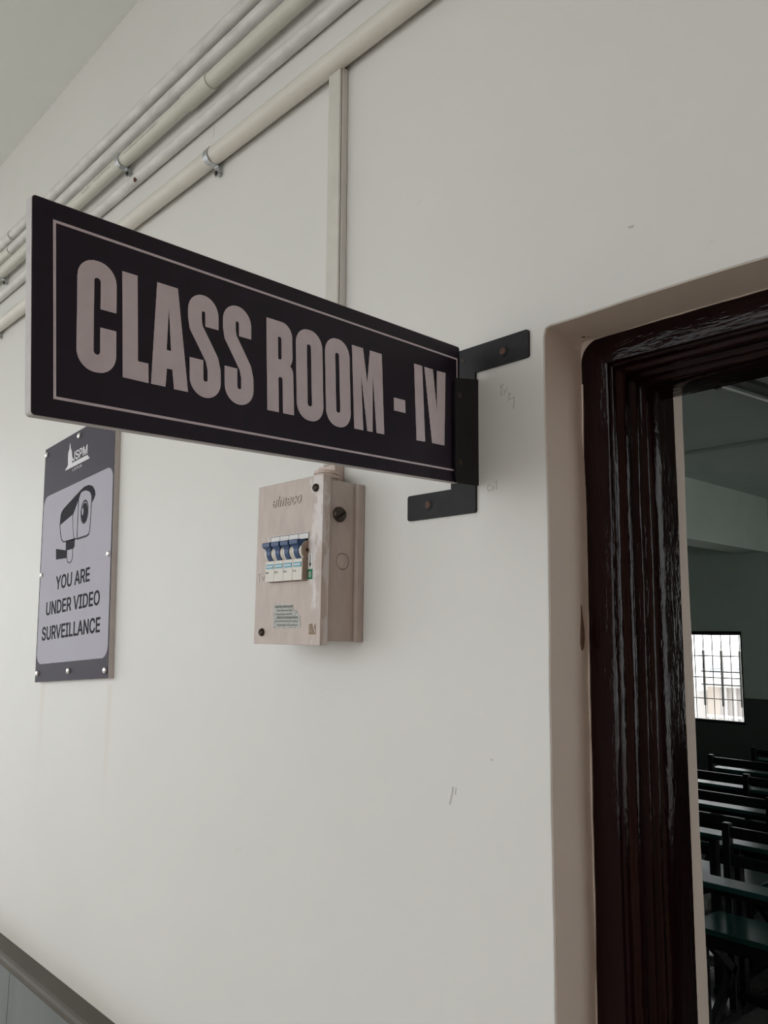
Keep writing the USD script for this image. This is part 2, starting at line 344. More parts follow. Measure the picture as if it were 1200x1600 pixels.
obj('wall_scratch', [scrib([(-.655, 1.537), (-.657, 1.528), (-.659, 1.521), (-.660, 1.519)], .0009), scrib([(-.6505, 1.537), (-.6515, 1.53)], .0006), scrib([(-.4178, 2.104), (-.412, 2.1035)], .0007), scrib([(-.4165, 2.1025), (-.413, 2.1022)], .0005),
    scrib([(-.600, 1.573), (-.598, 1.572)], .0007), scrib([(-1.240, 2.605), (-1.241, 2.583)], .0005)], 'faintpencil', wall_back)

ceiling = struct('ceiling', bx(WL, WR, -2.6, WT, CEIL, CEIL + 0.15), 'ceiling', label='flat pale grey corridor ceiling')
floor = struct('floor', bx(WL, WR, -2.6, WT, -0.1, 0), 'floor')
# dado: projecting granite ledge and grey tiles under it
LZ = 1.045
led = [(0, LZ), (0, LZ - 0.024), (-0.034, LZ - 0.024), (-0.0385, LZ - 0.0215), (-0.0415, LZ - 0.0165), (-0.0415, LZ - 0.0085), (-0.0385, LZ - 0.0030), (-0.034, LZ)]
XE = X0 - 0.05
def yz_prism(prof, x0, x1):
    return placed(ex(Polygon(prof), x1 - x0), (x0, 0, 0), (0, 1, 0), (0, 0, 1), (1, 0, 0))
trim_1 = struct('trim_1', yz_prism(led, WL, XE), 'ledge', label='dark granite ledge running along the top of the grey tile dado')
obj('grout', bx(WL, XE, -0.008, 0.0, 0, LZ - 0.024), 'grout', wall_back)
xs = np.arange(-1.908 - 0.6 * 5, XE, 0.6)
for r, (z0, z1) in enumerate(((LZ - 0.024 - 0.60, LZ - 0.025), (0.0, LZ - 0.024 - 0.603))):
    for i in range(len(xs) - 1 + (xs[-1] < XE - 0.05)):
        x1 = min(xs[i] + 0.6, XE)
        if x1 - xs[i] > 0.03 and xs[i] > -4.5:
            obj('tile', cbx(xs[i] + 0.0011, x1 - 0.0011, -0.012, -0.002, z0, z1, 0.0007), 'tile', wall_back)
# the open side of the corridor, behind the camera: low parapet with piers, daylight above it
PX = 0.5
wf = [bx(WL, PX, -2.6, -2.4, 0, 1.05), bx(WL, WR, -2.6, -2.4, 2.92, CEIL), bx(PX, WR, -2.6, -2.4, 0, 2.92), bx(-4.2, -3.9, -2.6, -2.4, 1.05, 2.92)]
struct('wall_front', wf, 'plaster', label='corridor parapet and pier behind the camera, open above')
struct('wall_right', bx(WR, WR + 0.15, -2.6, WT, 0, CEIL), 'warmwall')

# ------------------------------------------------------------------ door frame
prof = [(-0.012, 0.068), (0.0295, 0.0685), (0.0315, 0.0695), (0.0318, 0.0735), (0.0330, 0.0745), (0.0345, 0.0750), (0.0350, 0.0790), (0.0362, 0.0805)]
def arc(cx, cyy, rx, ry, a0, a1, n=7): return [(cx + rx * math.cos(math.radians(t)), cyy + ry * math.sin(math.radians(t))) for t in np.linspace(a0, a1, n)]
prof += arc(0.0362, 0.0905, 0.0062, 0.0085, -80, 80, 9)
prof += [(0.0392, 0.1000), (0.0405, 0.1010)] + arc(0.0415, 0.1065, 0.0040, 0.0045, -70, 75, 6)
prof += [(0.0435, 0.1125), (0.0448, 0.1130)] + arc(0.0455, 0.1185, 0.0042, 0.0045, -70, 80, 6)
prof += [(0.0480, 0.1250), (0.0515, 0.1300), (0.0530, 0.1400), (0.0535, 0.1692), (-0.012, 0.1692)]
prof = np.array(prof)
def jamb(side):
    zs = list(np.arange(0, 1.98, 0.04)) + [None]
    V = []
    for k, z in enumerate(zs):
        for j, (a, d) in enumerate(prof):
            w = 0.0011 * (meshkit.fbm(np.array([a * 60, d * 60, (z if z is not None else 2.0) * 6]), 3, 9) - 0.5) * 2
            aa = a + (w if a > 0 else 0)
            x = X0 + aa if side < 0 else X1 - aa
            V.append((x, d + w * 0.7, z if z is not None else Z0 - aa))
    return skin(V, len(zs), len(prof), flip=side > 0)
def skin(V, n, m, flip=False):
    F = []
    for i in range(n - 1):
        for j in range(m):
            p, q_ = i * m + j, i * m + (j + 1) % m
            F += [(p, q_, q_ + m), (p, q_ + m, p + m)]
    F += [(0, j + 1, j) for j in range(1, m - 1)] + [((n - 1) * m, (n - 1) * m + j, (n - 1) * m + j + 1) for j in range(1, m - 1)]
    F = np.array(F)
    t = trimesh.Trimesh(np.array(V), F[:, ::-1] if flip else F, process=False)
    return t
def head():
    V = []; n = 30
    for k in range(n + 1):
        for (a, d) in prof:
            s = k / n; w = 0.0011 * (meshkit.fbm(np.array([a * 60, d * 60, s * 6 + 9]), 3, 4) - 0.5) * 2
            aa = a + (w if a > 0 else 0)
            xa, xb = X0 + aa, X1 - aa
            V.append((xa + (xb - xa) * s, d + w * 0.7, Z0 - aa))
    return skin(V, n + 1, len(prof), flip=True)
def outward(t):
    t.fix_normals(); return t
door = struct_root('door_1', 'dark brown glossy enamelled wooden door frame around the open classroom doorway')
obj('jamb', outward(jamb(-1)), 'frame', door, smooth=40)
obj('jamb', outward(jamb(1)), 'frame', door, smooth=40)
obj('door_head', outward(head()), 'frameh', door, smooth=40)

# ------------------------------------------------------------------ classroom shell
RY, RXL, RXR, RC = 7.2, -6.5, 1.9, 3.03
W1 = (-4.75, -3.665, 0.925, 1.79)      # the window in view: x0, x1, z0, z1
W2 = (-2.35, -1.05, 0.925, 1.95)       # the next window of the same wall, right of the frame
W3 = (0.1, 1.3, 0.925, 1.95)
DF = 1.17
inner = sbox(RXL, DF, RXR, RC).difference(sbox(X0 + 0.02, -1, X1, Z0 + 0.02))
wn = struct('wall_near', xz(inner, WT + 0.012, 0.010), 'classwall', label='classroom side of the corridor wall')
obj('lower_band', xz(sbox(RXL, 0, RXR, DF).difference(sbox(X0 + 0.02, -1, X1, Z0)), WT + 0.012, 0.010), 'classdado', wn)
def far(z0, z1):
    p = sbox(RXL, z0, RXR, z1)
    for w in (W1, W2, W3): p = p.difference(sbox(w[0], w[2], w[1], w[3]))
    return p
wall_far = struct('wall_far', xz(far(DF, RC), RY + 0.2, 0.2), 'classwall', label='far classroom wall with the barred window')
obj('lower_band', xz(far(0, DF), RY + 0.2, 0.2), 'classdado', wall_far)
outer = sbox(RXL, -0.3, RXR, RC)
for w in (W1, W2, W3): outer = outer.difference(sbox(w[0], w[2], w[1], w[3]))
obj('outer_face', xz(outer, RY + 0.21, 0.0095), 'housewhite', wall_far)
wl = struct('wall_left', bx(RXL - 0.1, RXL, WT + 0.012, RY, DF, RC), 'classwall'); obj('lower_band', bx(RXL - 0.1, RXL, WT + 0.012, RY, 0, DF), 'classdado', wl)
def side(z0, z1):
    p = sbox(WT + 0.012, z0, RY, z1)
    for y in SIDE: p = p.difference(sbox(y, 0.925, y + 1.7, 2.6))
    return placed(ex(p, 0.2), (RXR, 0, 0), (0, 1, 0), (0, 0, 1), (1, 0, 0))
SIDE = (0.95, 5.45)
wr = struct('wall_side', side(DF, RC), 'classwall', label='classroom side wall with its row of windows'); obj('lower_band', side(0, DF), 'classdado', wr)
struct('ceiling_1', bx(RXL, RXR, WT, RY + 0.2, RC, RC + 0.15), 'classceil', label='grey green classroom ceiling')
fl = struct('floor_1', bx(RXL, RXR, WT, RY + 0.2, -0.1, -0.003), 'grout', label='dark polished tile floor of the classroom')
for i in range(int((RXR - RXL) / 0.6)):
    for j in range(12):
        x, y = RXL + i * 0.6, WT + 0.02 + j * 0.58
        if -4.2 < x < -0.6 and y > 1.6 and y < 6.9:
            obj('tile', cbx(x + 0.0015, x + 0.5985, y + 0.0015, y + 0.5785, -0.008, 0.0, 0.0008), 'classfloor', fl)
rest = sbox(RXL, WT, RXR, RY).difference(sbox(-4.2, 1.6, -0.6, 6.9))
struct('trim_2', bx(-3.62, -3.36, WT + 0.012, RY, 2.52, RC), 'classwall', label='deep classroom ceiling beam with its lit side face')
struct('trim_3', bx(RXL, RXR, 4.83, 4.90, RC - 0.022, RC), 'classceil', label='thin strip crossing the classroom ceiling')

def window(n, w, label):
    x0, x1, z0, z1 = w
    t = struct_root(f'window_{n}', label)
    f = 0.035
    for a in ((x0, x1, z1 - f, z1), (x0, x1, z0, z0 + f * 0.7), (x0, x0 + f, z0, z1), (x1 - 0.012, x1, z0, z1)):
        obj('window_frame', cbx(a[0], a[1], RY - 0.01, RY + 0.05, a[2], a[3], 0.003), 'winframe', t)
    YG = RY + 0.26; k = (YG + 0.7) / (RY + 0.7)
    zz = lambda z: 1.7 + (z - 1.7) * k
    xs = np.arange(x1 * k - 0.024, x0 * k - 0.1, -0.0935)
    for i, x in enumerate(xs):
        obj('grill_rod', tube([(x, YG, z0 - 0.1), (x, YG, z1 + 0.06)], 0.0045, 8), 'grill', t, smooth=True)
    for z in (1.147, 1.347, 1.553):
        obj('grill_rail', bx(xs[-1], xs[0] + 0.05, YG - 0.007, YG + 0.007, zz(z) - 0.004, zz(z) + 0.004), 'grill', t)
    for i, x in enumerate(xs):
        if i % 2 == 0 and i < 5:
            obj('grill_spike', cbx(x - 0.011, x + 0.011, YG - 0.011, YG + 0.011, zz(1.08), zz(1.605), 0.004), 'grill', t)
    for z in (1.28, 1.404):
        obj('spike_rail', bx(xs[4] - 0.03, xs[0] + 0.05, YG - 0.008, YG + 0.008, zz(z) - 0.005, zz(z) + 0.005), 'grill', t)
    for z in (z0 - 0.06, z1 + 0.04):
        obj('grill_bracket', bx(xs[-1], xs[0] + 0.05, RY + 0.2, YG, z - 0.006, z + 0.006), 'grill', t)
window(1, W1, 'bright barred window in the far classroom wall')
window(2, W2, 'second barred window of the far classroom wall')
window(3, W3, 'third barred window of the far classroom wall')

# ------------------------------------------------------------------ outside, seen through the bars
g = obj('ground', bx(-60, 40, -60, 60, -4.2, -4.0), 'ground', None); g.SetCustomDataByKey('kind', 'structure')
hb = thing('house', 'cream house with white balcony railing seen through the barred window', 'house', (-10.2, 19.0, -4.0))
HX0, HX1, HY = -10.05, -5.5, 19.0
obj('wall', bx(HX0, HX1, HY, HY + 6, -4.0, 0.62), 'house', hb)
obj('side_wall', bx(-11.6, HX0 - 0.01, HY - 0.5, HY + 6, -4.0, 0.5), 'housewhite', hb)
obj('roof_slab', cbx(HX0 - 0.2, HX1 + 0.2, HY - 0.45, HY + 6.2, 0.62, 0.83, 0.02), 'housewhite', hb)
obj('shade_panel', bx(HX0 + 0.32, HX1, HY - 0.02, HY + 0.02, -3.0, 0.60), 'houseshade', hb)
for i in range(7):
    x = HX0 + 0.48 + i * 0.23
    obj('column', bx(x, x + 0.045, HY - 0.10, HY - 0.05, -1.2, 0.60), 'housewhite', hb)
obj('balcony_slab', bx(HX0 + 0.3, HX1, HY - 0.7, HY - 0.02, -0.95, -0.75), 'housewhite', hb)
for i in range(9):
    x = HX0 + 0.40 + i * 0.15
    obj('baluster', bx(x, x + 0.045, HY - 0.7, HY - 0.65, -0.75, 0.0), 'housewhite', hb)
for z in (-0.32, -0.2, -0.02):
    obj('balcony_rail', bx(HX0 + 0.3, HX1, HY - 0.71, HY - 0.64, z - 0.025, z + 0.025), 'housewhite', hb)
ts = obj('water_tank', cat([tm(m3.Manifold.cylinder(0.20, 0.13, 0.13, 20).translate([HX0 + 0.32, HY + 0.6, 0.83])), tm(m3.Manifold.cylinder(0.05, 0.13, 0.05, 20).translate([HX0 + 0.32, HY + 0.6, 1.03]))]), 'housewhite', None, smooth=40)
ts.SetCustomDataByKey('label', 'small round white tank on the roof of the cream house'); ts.SetCustomDataByKey('category', 'tank')
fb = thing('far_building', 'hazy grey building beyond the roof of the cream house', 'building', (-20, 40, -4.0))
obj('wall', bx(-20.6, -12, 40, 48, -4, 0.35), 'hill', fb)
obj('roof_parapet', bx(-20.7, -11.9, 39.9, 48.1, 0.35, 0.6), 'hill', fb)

# ------------------------------------------------------------------ conduits along the top of the wall
def pipe(name, label, z, r, gap, material, xa=-6.9, xb=1.85):
    t = thing(name, label, 'pipe', (xa, -(r + gap), z))
    obj('tube', tube([(x, -(r + gap), z + 0.0012 * math.sin(x * 2.1 + z * 9)) for x in np.linspace(xa, xb, 60)], r, 20), material, t, smooth=50)
    return t
def coupling(t, xa, xb, z, r, gap, material):
    obj('coupling', tube([(xa, -(r + gap), z), (xa + .0006, -(r + gap), z), (xb - .0006, -(r + gap), z), (xb, -(r + gap), z)], [r + .0012, r + .0020, r + .0020, r + .0012], 24), material, t, smooth=40)
P1 = pipe('conduit_pipe', 'topmost of the painted pipes, grey-white with a rough painted skin', 2.7675, 0.0130, 0.001, 'pipe_white')
coupling(P1, -2.392, -2.275, 2.7675, 0.0130, 0.001, 'pipe_white')
P2 = pipe('conduit_pipe', 'painted pipe squeezed between the topmost pipe and the greenish clamped pipe', 2.728, 0.0125, 0.000, 'pipe_white')
coupling(P2, -2.402, -2.28, 2.728, 0.0125, 0.000, 'pipe_green')
P3 = pipe('conduit_pipe', 'greenish unpainted pipe with printed lettering, third from the top', 2.674, 0.0138, 0.006, 'pipe_green')
coupling(P3, -1.310, -1.222, 2.674, 0.0138, 0.006, 'pipe_green')
P4 = pipe('conduit_pipe', 'thin white painted pipe with a rusty screw, fourth from the top', 2.6157, 0.0110, 0.0, 'pipe_white')
obj('rusty_screw', tm(m3.Manifold.sphere(0.0042, 12).scale([1, .8, 1.3]).translate([-1.515, -0.0195, 2.6085])), 'rust', P4, smooth=True)
P5 = pipe('conduit_pipe', 'lowest cream pipe, standing apart from the pipes above it', 2.5225, 0.0152, 0.002, 'pipe_cream')
# print on the greenish pipe, laid on its lower front
def pipe_print(s, x0, x1, h, z, r, gap, ang):
    m = text_poly(s, 0, x1 - x0, -h / 2, h / 2, False, 0.0002)
    v = m.vertices.copy(); th = ang + v[:, 1] / r
    rad = r + 0.0002 + v[:, 2] * 0.5
    out = np.stack([x0 + v[:, 0], -(r + gap) - rad * np.cos(th), z + rad * np.sin(th)], 1)
    return trimesh.Trimesh(out, m.faces, process=False)
obj('printed_mark', pipe_print('DX', -1.755, -1.715, 0.008, 2.674, 0.0138, 0.006, -0.10), 'faintpencil', P3)
obj('printed_mark', [pipe_print('ISI 9537 PVC 25 MM', -1.69, -1.61, 0.004, 2.674, 0.0138, 0.006, -0.05), pipe_print('CONDUIT 25 M HMS', -1.545, -1.40, 0.0045, 2.674, 0.0138, 0.006, -0.05)], 'faintpencil', P3)

def clamp(x, z, r, gap, label, earlen=0.013):
    cy_ = -(r + gap)
    t = thing('pipe_clamp', label, 'clamp', (x, cy_, z))
    R = r + 0.0014; w = 0.0065
    a = np.radians(np.linspace(-62, 245, 40))
    outer = [(cy_ - (R + 0.0008) * math.cos(u), z + (R + 0.0008) * math.sin(u)) for u in a]
    inner_ = [(cy_ - (R - 0.0010) * math.cos(u), z + (R - 0.0010) * math.sin(u)) for u in a[::-1]]
    obj('band', yz_prism(outer + inner_, x - w, x + w), 'steel', t, smooth=40)
    e0 = (cy_ - R * math.cos(a[0]), z + R * math.sin(a[0]))
    ez = z - R - earlen
    ear = Polygon([(x - w, e0[1] + 0.002), (x + w, e0[1] + 0.002), (x + w, ez), (x + w * .4, ez - 0.003), (x - w * .4, ez - 0.003), (x - w, ez)])
    obj('ear', [placed(ex(ear, 0.0018), (0, -0.0075, 0), (1, 0, 0), (0, 0, 1), (0, -1, 0)), bx(x - w, x + w, min(e0[0], -0.009), -0.0075, e0[1], e0[1] + 0.002)], 'steel', t)
    obj('spacer', [placed(tm(m3.Manifold.cylinder(0.0075, 0.004, 0.004, 16)), (x, 0, ez + 0.003), (1, 0, 0), (0, 0, 1), (0, -1, 0))], 'steel', t, smooth=40)
    obj('screw', dome_screw((x, -0.0093, ez + 0.003), (0, -1, 0), 0.0042, 0.003), 'darkscrew', t)
clamp(-1.577, 2.674, 0.0138, 0.006, 'grey clamp on the greenish pipe, above and left of the sign letters', 0.010)
clamp(-2.335, 2.674, 0.0138, 0.006, 'grey clamp on the greenish pipe at the left edge of the photo', 0.010)
clamp(-1.210, 2.5225, 0.0152, 0.002, 'bright steel clamp on the lowest cream pipe, with a dark screw below', 0.013)
clamp(-2.345, 2.5225, 0.0152, 0.002, 'clamp on the lowest cream pipe at the left edge of the photo', 0.010)

tr = thing('cable_trunking', 'white rectangular cable trunking running down the wall behind the sign', 'trunking', (-0.875, 0, 1.91))
def lean(m):
    v = m.vertices.copy(); v[:, 0] += (2.5125 - v[:, 2]) / 0.59 * 0.0075; return trimesh.Trimesh(v, m.faces, process=False)
obj('casing', lean(cbx(-0.8895, -0.8618, -0.0105, 0, 1.927, 2.5125, 0.001)), 'trunk', tr)
obj('lid', lean(cbx(-0.8900, -0.8625, -0.0145, -0.0108, 1.927, 2.5125, 0.0012)), 'trunk_cover', tr)

# ------------------------------------------------------------------ the hanging sign and its iron bracket
TH = math.radians(7.3)
P0 = np.array([-0.6205, -0.0265, 0.0])
EXV = np.array([math.sin(TH), -math.cos(TH), 0.0])
NV = np.array([math.cos(TH), math.sin(TH), 0.0])
PHI = math.radians(3.3)
OR = P0 + EXV * 0.4828 + np.array([0, 0, 1.9815])
SV = -EXV * math.cos(PHI) + np.array([0, 0, math.sin(PHI)])
TV = EXV * math.sin(PHI) + np.array([0, 0, math.cos(PHI)])
def on_sign(poly, lift, depth):
    return placed(ex(affinity.scale(poly, 0.001, 0.001, origin=(0, 0)), depth), OR + NV * lift, SV, TV, NV)
sign = thing('classroom_sign', 'dark projecting sign board reading CLASS ROOM - IV', 'sign', OR)
bq = Polygon([(-16.1, 14.6), (485.0, 15.9), (476.0, -140.4), (-14.1, -138.3)]).buffer(-3).buffer(3, quad_segs=5)
obj('board', on_sign(bq, -0.0080, 0.0076), 'signboard', sign, label='light grey foam board edge')
obj('face', on_sign(bq.buffer(-0.5), -0.0005, 0.0005), 'signface', sign)
Bt, Tt = -101.5, -20.0
frame_o, frame_i = Polygon([(-0.8, 1.4), (480, 1.8), (472.5, -128), (1.4, -125)]), None
frame_i = frame_o.buffer(-2.0, join_style='mitre')
obj('border_line', on_sign(frame_o.difference(frame_i), 0.0, 0.0003), 'letter', sign)
def S_poly(dx):
    c = []
    c += [(135.6, -44.4), (135.6, -33.0)] + [(127.2 + 8.4 * math.cos(a), -33.5 + 8.0 * math.sin(a)) for a in np.linspace(0, math.pi, 13)]
    c += [(118.8, -40.0), (120.0, -47.0), (128.0, -59.0), (135.5, -70.5), (137.6, -79.0), (137.6, -88.0)]
    c += [(128.9 + 8.7 * math.cos(a), -88.2 - 8.0 * math.sin(a)) for a in np.linspace(0, math.pi, 13)]
    c += [(120.2, -72.5)]
    return affinity.translate(LineString(c).buffer(6.6, cap_style='flat', join_style='round', quad_segs=8), dx, 0)
def notch(p, *subs):
    for s in subs: p = p.difference(s)
    return p
letters = [
    notch(rr(17.8, -100.5, 48.8, -18.5, 14.5), rr(30.8, -87.5, 36.0, -31.0, 2.5), sbox(33.5, -67.0, 60, -53.6)),
    Polygon([(53.4, Tt), (66.3, Tt), (67.0, -85.5), (76.0, -85.5), (76.2, -100.5), (54.4, -100)]),
    Polygon([(83.6, Tt), (102.5, Tt), (112.0, -101), (99.0, -101), (97.4, -86), (92.4, -86), (91.2, -100.5), (78.4, -100.5)], [[(94.2, -37), (96.3, -71.5), (92.2, -71.5)]]),
    S_poly(0), S_poly(34.7),
    unary_union([sbox(194.3, Bt - .8, 207.4, Tt - .5), notch(unary_union([rr(194.3, -63.0, 224.6, Tt - .5, 12.5), sbox(194.3, -63, 210, Tt - .5)]), rr(206.9, -55.0, 211.6, -34.5, 2.2)),
                 notch(unary_union([rr(200.0, -90, 225.2, -57.5, 8), sbox(212.4, Bt - .8, 225.4, -75)]), rr(207.4, -120, 212.4, -70.5, 2.4))]),
    notch(rr(229.0, -104.3, 262.7, -19.8, 15.5), rr(242.6, -91, 248.0, -33.5, 2.6)),
    notch(rr(266.2, -104.6, 299.7, -19.8, 15.5), rr(279.8, -91, 285.2, -33.5, 2.6)),
    Polygon([(303.6, Tt - 1), (319.5, Tt - 1), (324.8, -55), (329.7, Tt - 1), (347.7, Tt - 1), (348.4, -102.8), (336.8, -102.8), (333.2, -43.5), (330.8, -102.8), (323.2, -102.8), (315.6, -46), (317.2, -103), (304.3, -103)]),
    sbox(365.0, -75.8, 383.2, -62.4),
    Polygon([(400.1, Tt), (414.0, Tt), (415.1, -101.6), (400.5, -102)]),
    Polygon([(417.7, Tt), (432.8, Tt), (437.9, -66), (440.1, Tt), (455.8, Tt + .5), (449.4, -101.4), (427.3, -101.5)])]
for p in letters:
    obj('letter', on_sign(p, 0.0, 0.0004), 'letter', sign)

bk = thing('sign_bracket', 'black iron bracket screwed to the wall and holding the end of the sign', 'bracket', (-0.633, 0, 1.93))
plate = unary_union([sbox(-0.6555, 1.8385, -0.6180, 2.0315), sbox(-0.6555, 2.0005, -0.5412, 2.0317), sbox(-0.7275, 1.8385, -0.6180, 1.8690)])
plate = plate.buffer(-0.003).buffer(0.003, quad_segs=5)
obj('wall_plate', xz(plate, 0.0, 0.0030), 'iron', bk)
fl_ = [(0, 1.992), (-0.036, 1.986), (-0.0385, 1.983), (-0.0375, 1.874), (-0.032, 1.868), (0, 1.869)]
obj('flange', placed(ex(Polygon(fl_), 0.0030), (-0.6186, 0, 0), (0, 1, 0), (0, 0, 1), (1, 0, 0)), 'iron', bk)
for x, z in ((-0.5763, 2.0150), (-0.6923, 1.8548)):
    obj('washer', placed(tm(m3.Manifold.cylinder(0.0007, 0.0068, 0.0065, 20)), (x, -0.003, z), (1, 0, 0), (0, 0, 1), (0, -1, 0)), 'iron', bk, smooth=40)
    obj('screw', dome_screw((x, -0.0036, z), (0, -1, 0), 0.0040, 0.0014), 'rust', bk)
for y, z in ((-0.032, 1.967), (-0.031, 1.891)):
    obj('screw', dome_screw((-0.6156, y, z), (1, 0, 0), 0.0034, 0.0012), 'darkscrew', bk)
obj('rivet', dome_screw((-0.6365, -0.0030, 2.0190), (0, -1, 0), 0.0026, 0.001), 'darkscrew', bk)

# ------------------------------------------------------------------ video surveillance notice
CA = math.radians(3.9)
CO = np.array([-1.7205, -0.012, 1.866]); CS = np.array([math.cos(CA), 0, math.sin(CA)]); CT = np.array([-math.sin(CA), 0, math.cos(CA)]); CN = np.array([0, -1.0, 0])
def on_notice(poly, lift, depth=0.0003):
    if not isinstance(poly, trimesh.Trimesh): poly = ex(affinity.scale(poly, 0.001, 0.001, origin=(0, 0)), depth)
    return placed(poly, CO + CN * lift, CS, CT, CN)
def on_notice_text(s, a, b, c, d, lift, bold):
    return on_notice(text_poly(s, a / 1e3, b / 1e3, c / 1e3, d / 1e3, bold), lift)
no = thing('surveillance_notice', 'crooked grey notice with a camera picture reading YOU ARE UNDER VIDEO SURVEILLANCE', 'notice', CO)
brd = sbox(-183, -262, 183, 262)
obj('backing_board', on_notice(brd, -0.012, 0.0115), 'cctvedge', no)
obj('face', on_notice(brd.buffer(-0.3), -0.0005, 0.0005), 'cctvdark', no)
obj('panel', on_notice(rr(-177.5, -224, 179.5, 147.5, 25), 0.0), 'cctvpanel', no)
logo = unary_union([Polygon([(-62.4, 187.2), (65.4, 187.2), (61, 192), (-57, 192)]), Polygon([(-54, 192), (58, 192), (54, 197), (-48, 197)]), Polygon([(-48, 197), (-28, 197), (-24, 203), (-29, 222), (-33, 229), (-37, 232), (-38.5, 240), (-40, 244), (-42, 244), (-43, 238), (-43.5, 232), (-48.5, 226), (-49.5, 210)])])
obj('emblem', on_notice(logo, 0.0), 'cctvwhite', no)
obj('emblem_text', on_notice_text('JSPM', -25, 52, 199.5, 220.5, 0.0, True), 'cctvwhite', no)
obj('emblem_text', on_notice_text('LATUR', -22, 26, 177.5, 183.5, 0.0, False), 'cctvwhite', no)
visor = unary_union([Polygon([(-79, 69), (-76.5, 90), (-72, 97), (-60, 103), (28, 127.5), (32, 127), (18, 110), (-10, 82)]),
    Polygon([(26, 127), (45, 131), (66, 130.5), (86, 124), (97, 113), (100, 104), (94, 96), (83, 89.5), (81.5, 104), (76, 112), (66, 117.5), (50, 122), (36, 122.5), (28, 121)])])
obj('camera_visor', on_notice(visor, 0.0003), 'cctvink', no)
ln = lambda pts, w: LineString(pts).buffer(w)
outl = unary_union([ln([(-78.5, 70), (-73, 50), (-66, 36), (-54, 29), (2, 27.2), (20, 25), (66, 24.5), (75, 27), (79, 36), (81, 60), (82, 92)], 1.3), ln([(16.9, 112), (16.3, 26)], 1.4), ln([(-10.5, 80), (-7, 50), (-1.5, 32), (4, 28)], 0.9), ln([(-10.5, 80), (18, 112)], 0.8), ln([(20, 25), (66, 24.5), (75, 27)], 2.0),
    ln([(-34.5, 8), (-33.5, -8), (-28, -17), (-18.7, -20.5), (-8, -18), (-3, -10), (-4.8, 8)], 1.0)])
obj('camera_outline', on_notice(outl, 0.0003), 'cctvline', no)
el = lambda x, y, a, b: affinity.scale(Point(x, y).buffer(1, quad_segs=16), a, b)
obj('camera_lens', on_notice(unary_union([el(49.5, 77, 19.0, 25.0).difference(el(49.5, 76, 17.0, 22.5)), el(49.5, 75, 15.5, 21).difference(el(40, 79, 4.5, 8.5))]), 0.0003), 'cctvink', no)
obj('camera_arm', on_notice(unary_union([Polygon([(-41.3, 28), (5, 28), (5, 11), (-1, 7.6), (-39.5, 8.3)]), Polygon([(-94, 19.4), (-92, -4), (-34.5, -8), (-36, 8.4)])]), 0.0003), 'cctvink', no)
for a in (('YOU ARE', -86.5, 86.5, -70.5, -41), ('UNDER VIDEO', -135, 137, -121.5, -92), ('SURVEILLANCE', -153, 142.5, -174.5, -144.5)):
    obj('notice_text', on_notice_text(*a, 0.0003, True), 'cctvink', no)
for a, b in ((-171, 246.6), (8.7, 249.1), (172, 248), (-168, -29), (172, -26.2), (-167, -243.4), (0.4, -242.7), (172, -247)):
    o = CO + CS * a / 1e3 + CT * b / 1e3 + CN * 0.0003
    obj('screw', dome_screw(o, CN, 0.0062, 0.0045, False), 'chrome', no, smooth=35)

# ------------------------------------------------------------------ breaker box
bb = thing('breaker_box', 'beige metal breaker box with four blue switches on the wall below the sign', 'breaker box', (-0.885, 0, 1.69))
bx0, bx1, bz0, bz1, by = -0.9565, -0.8135, 1.6885, 1.9000, -0.066
CW = dict(x0=-0.9255, x1=-0.8420, z0=1.7685, z1=1.8215)
# body: shallow steel tray, a little smaller than the cover, with a folded back flange
tray = m3.Manifold.cube([bx1 - bx0 - 0.006, 0.056, bz1 - bz0 - 0.010]).translate([bx0 + 0.003, -0.056, bz0 + 0.005])
tray = tray - m3.Manifold.cube([bx1 - bx0 - 0.010, 0.056, bz1 - bz0 - 0.014]).translate([bx0 + 0.005, -0.059, bz0 + 0.007])
tray = tray - m3.Manifold.cylinder(0.02, 0.0105, 0.0105, 32).rotate([0, 90, 0]).translate([bx1 - 0.010, -0.0305, 1.793]) + m3.Manifold.cylinder(0.0016, 0.0098, 0.0098, 32).rotate([0, 90, 0]).translate([bx1 - 0.0048, -0.0305, 1.793])
obj('body', tm(tray), 'boxbody', bb)
obj('back_flange', [cbx(bx1 - 0.0032, bx1 + 0.0035, -0.012, 0, bz0 + 0.004, bz1 - 0.006, 0.001)], 'boxbody', bb)
cov = m3.Manifold.cube([bx1 - bx0, 0.0115, bz1 - bz0]).translate([bx0, by, bz0])
cov = cov - m3.Manifold.cube([bx1 - bx0 - 0.003, 0.02, bz1 - bz0 - 0.003]).translate([bx0 + 0.0015, by + 0.0015, bz0 + 0.0015])
cov = cov - m3.Manifold.cube([CW['x1'] - CW['x0'], 0.02, CW['z1'] - CW['z0']]).translate([CW['x0'], by - 0.01, CW['z0']])
obj('cover', tm(cov), 'boxcover', bb)
emb = placed(text_poly('elmeco', 0, 0.064, 0, 0.0145, True, 0.0010, 0.25), (-0.924, by + 0.0001, 1.868), (1, 0, 0), (0, 0, 1), (0, -1, 0))
obj('embossed_name', emb, 'boxcover', bb)
for x, z in ((-0.8278, 1.8842), (-0.9377, 1.7037)):
    obj('screw', dome_screw((x, by, z), (0, -1, 0), 0.0052, 0.0045), 'darkscrew', bb)
sk = dome_screw((bx1 - 0.003, -0.0375, 1.852), (1, 0, 0), 0.0098, 0.006)
obj('screw', sk, 'darkscrew', bb)
obj('cover_strip', bx(CW['x0'] + 0.002, CW['x1'] + 0.0015, by - 0.0006, by, 1.8212, 1.8292), 'white', bb)
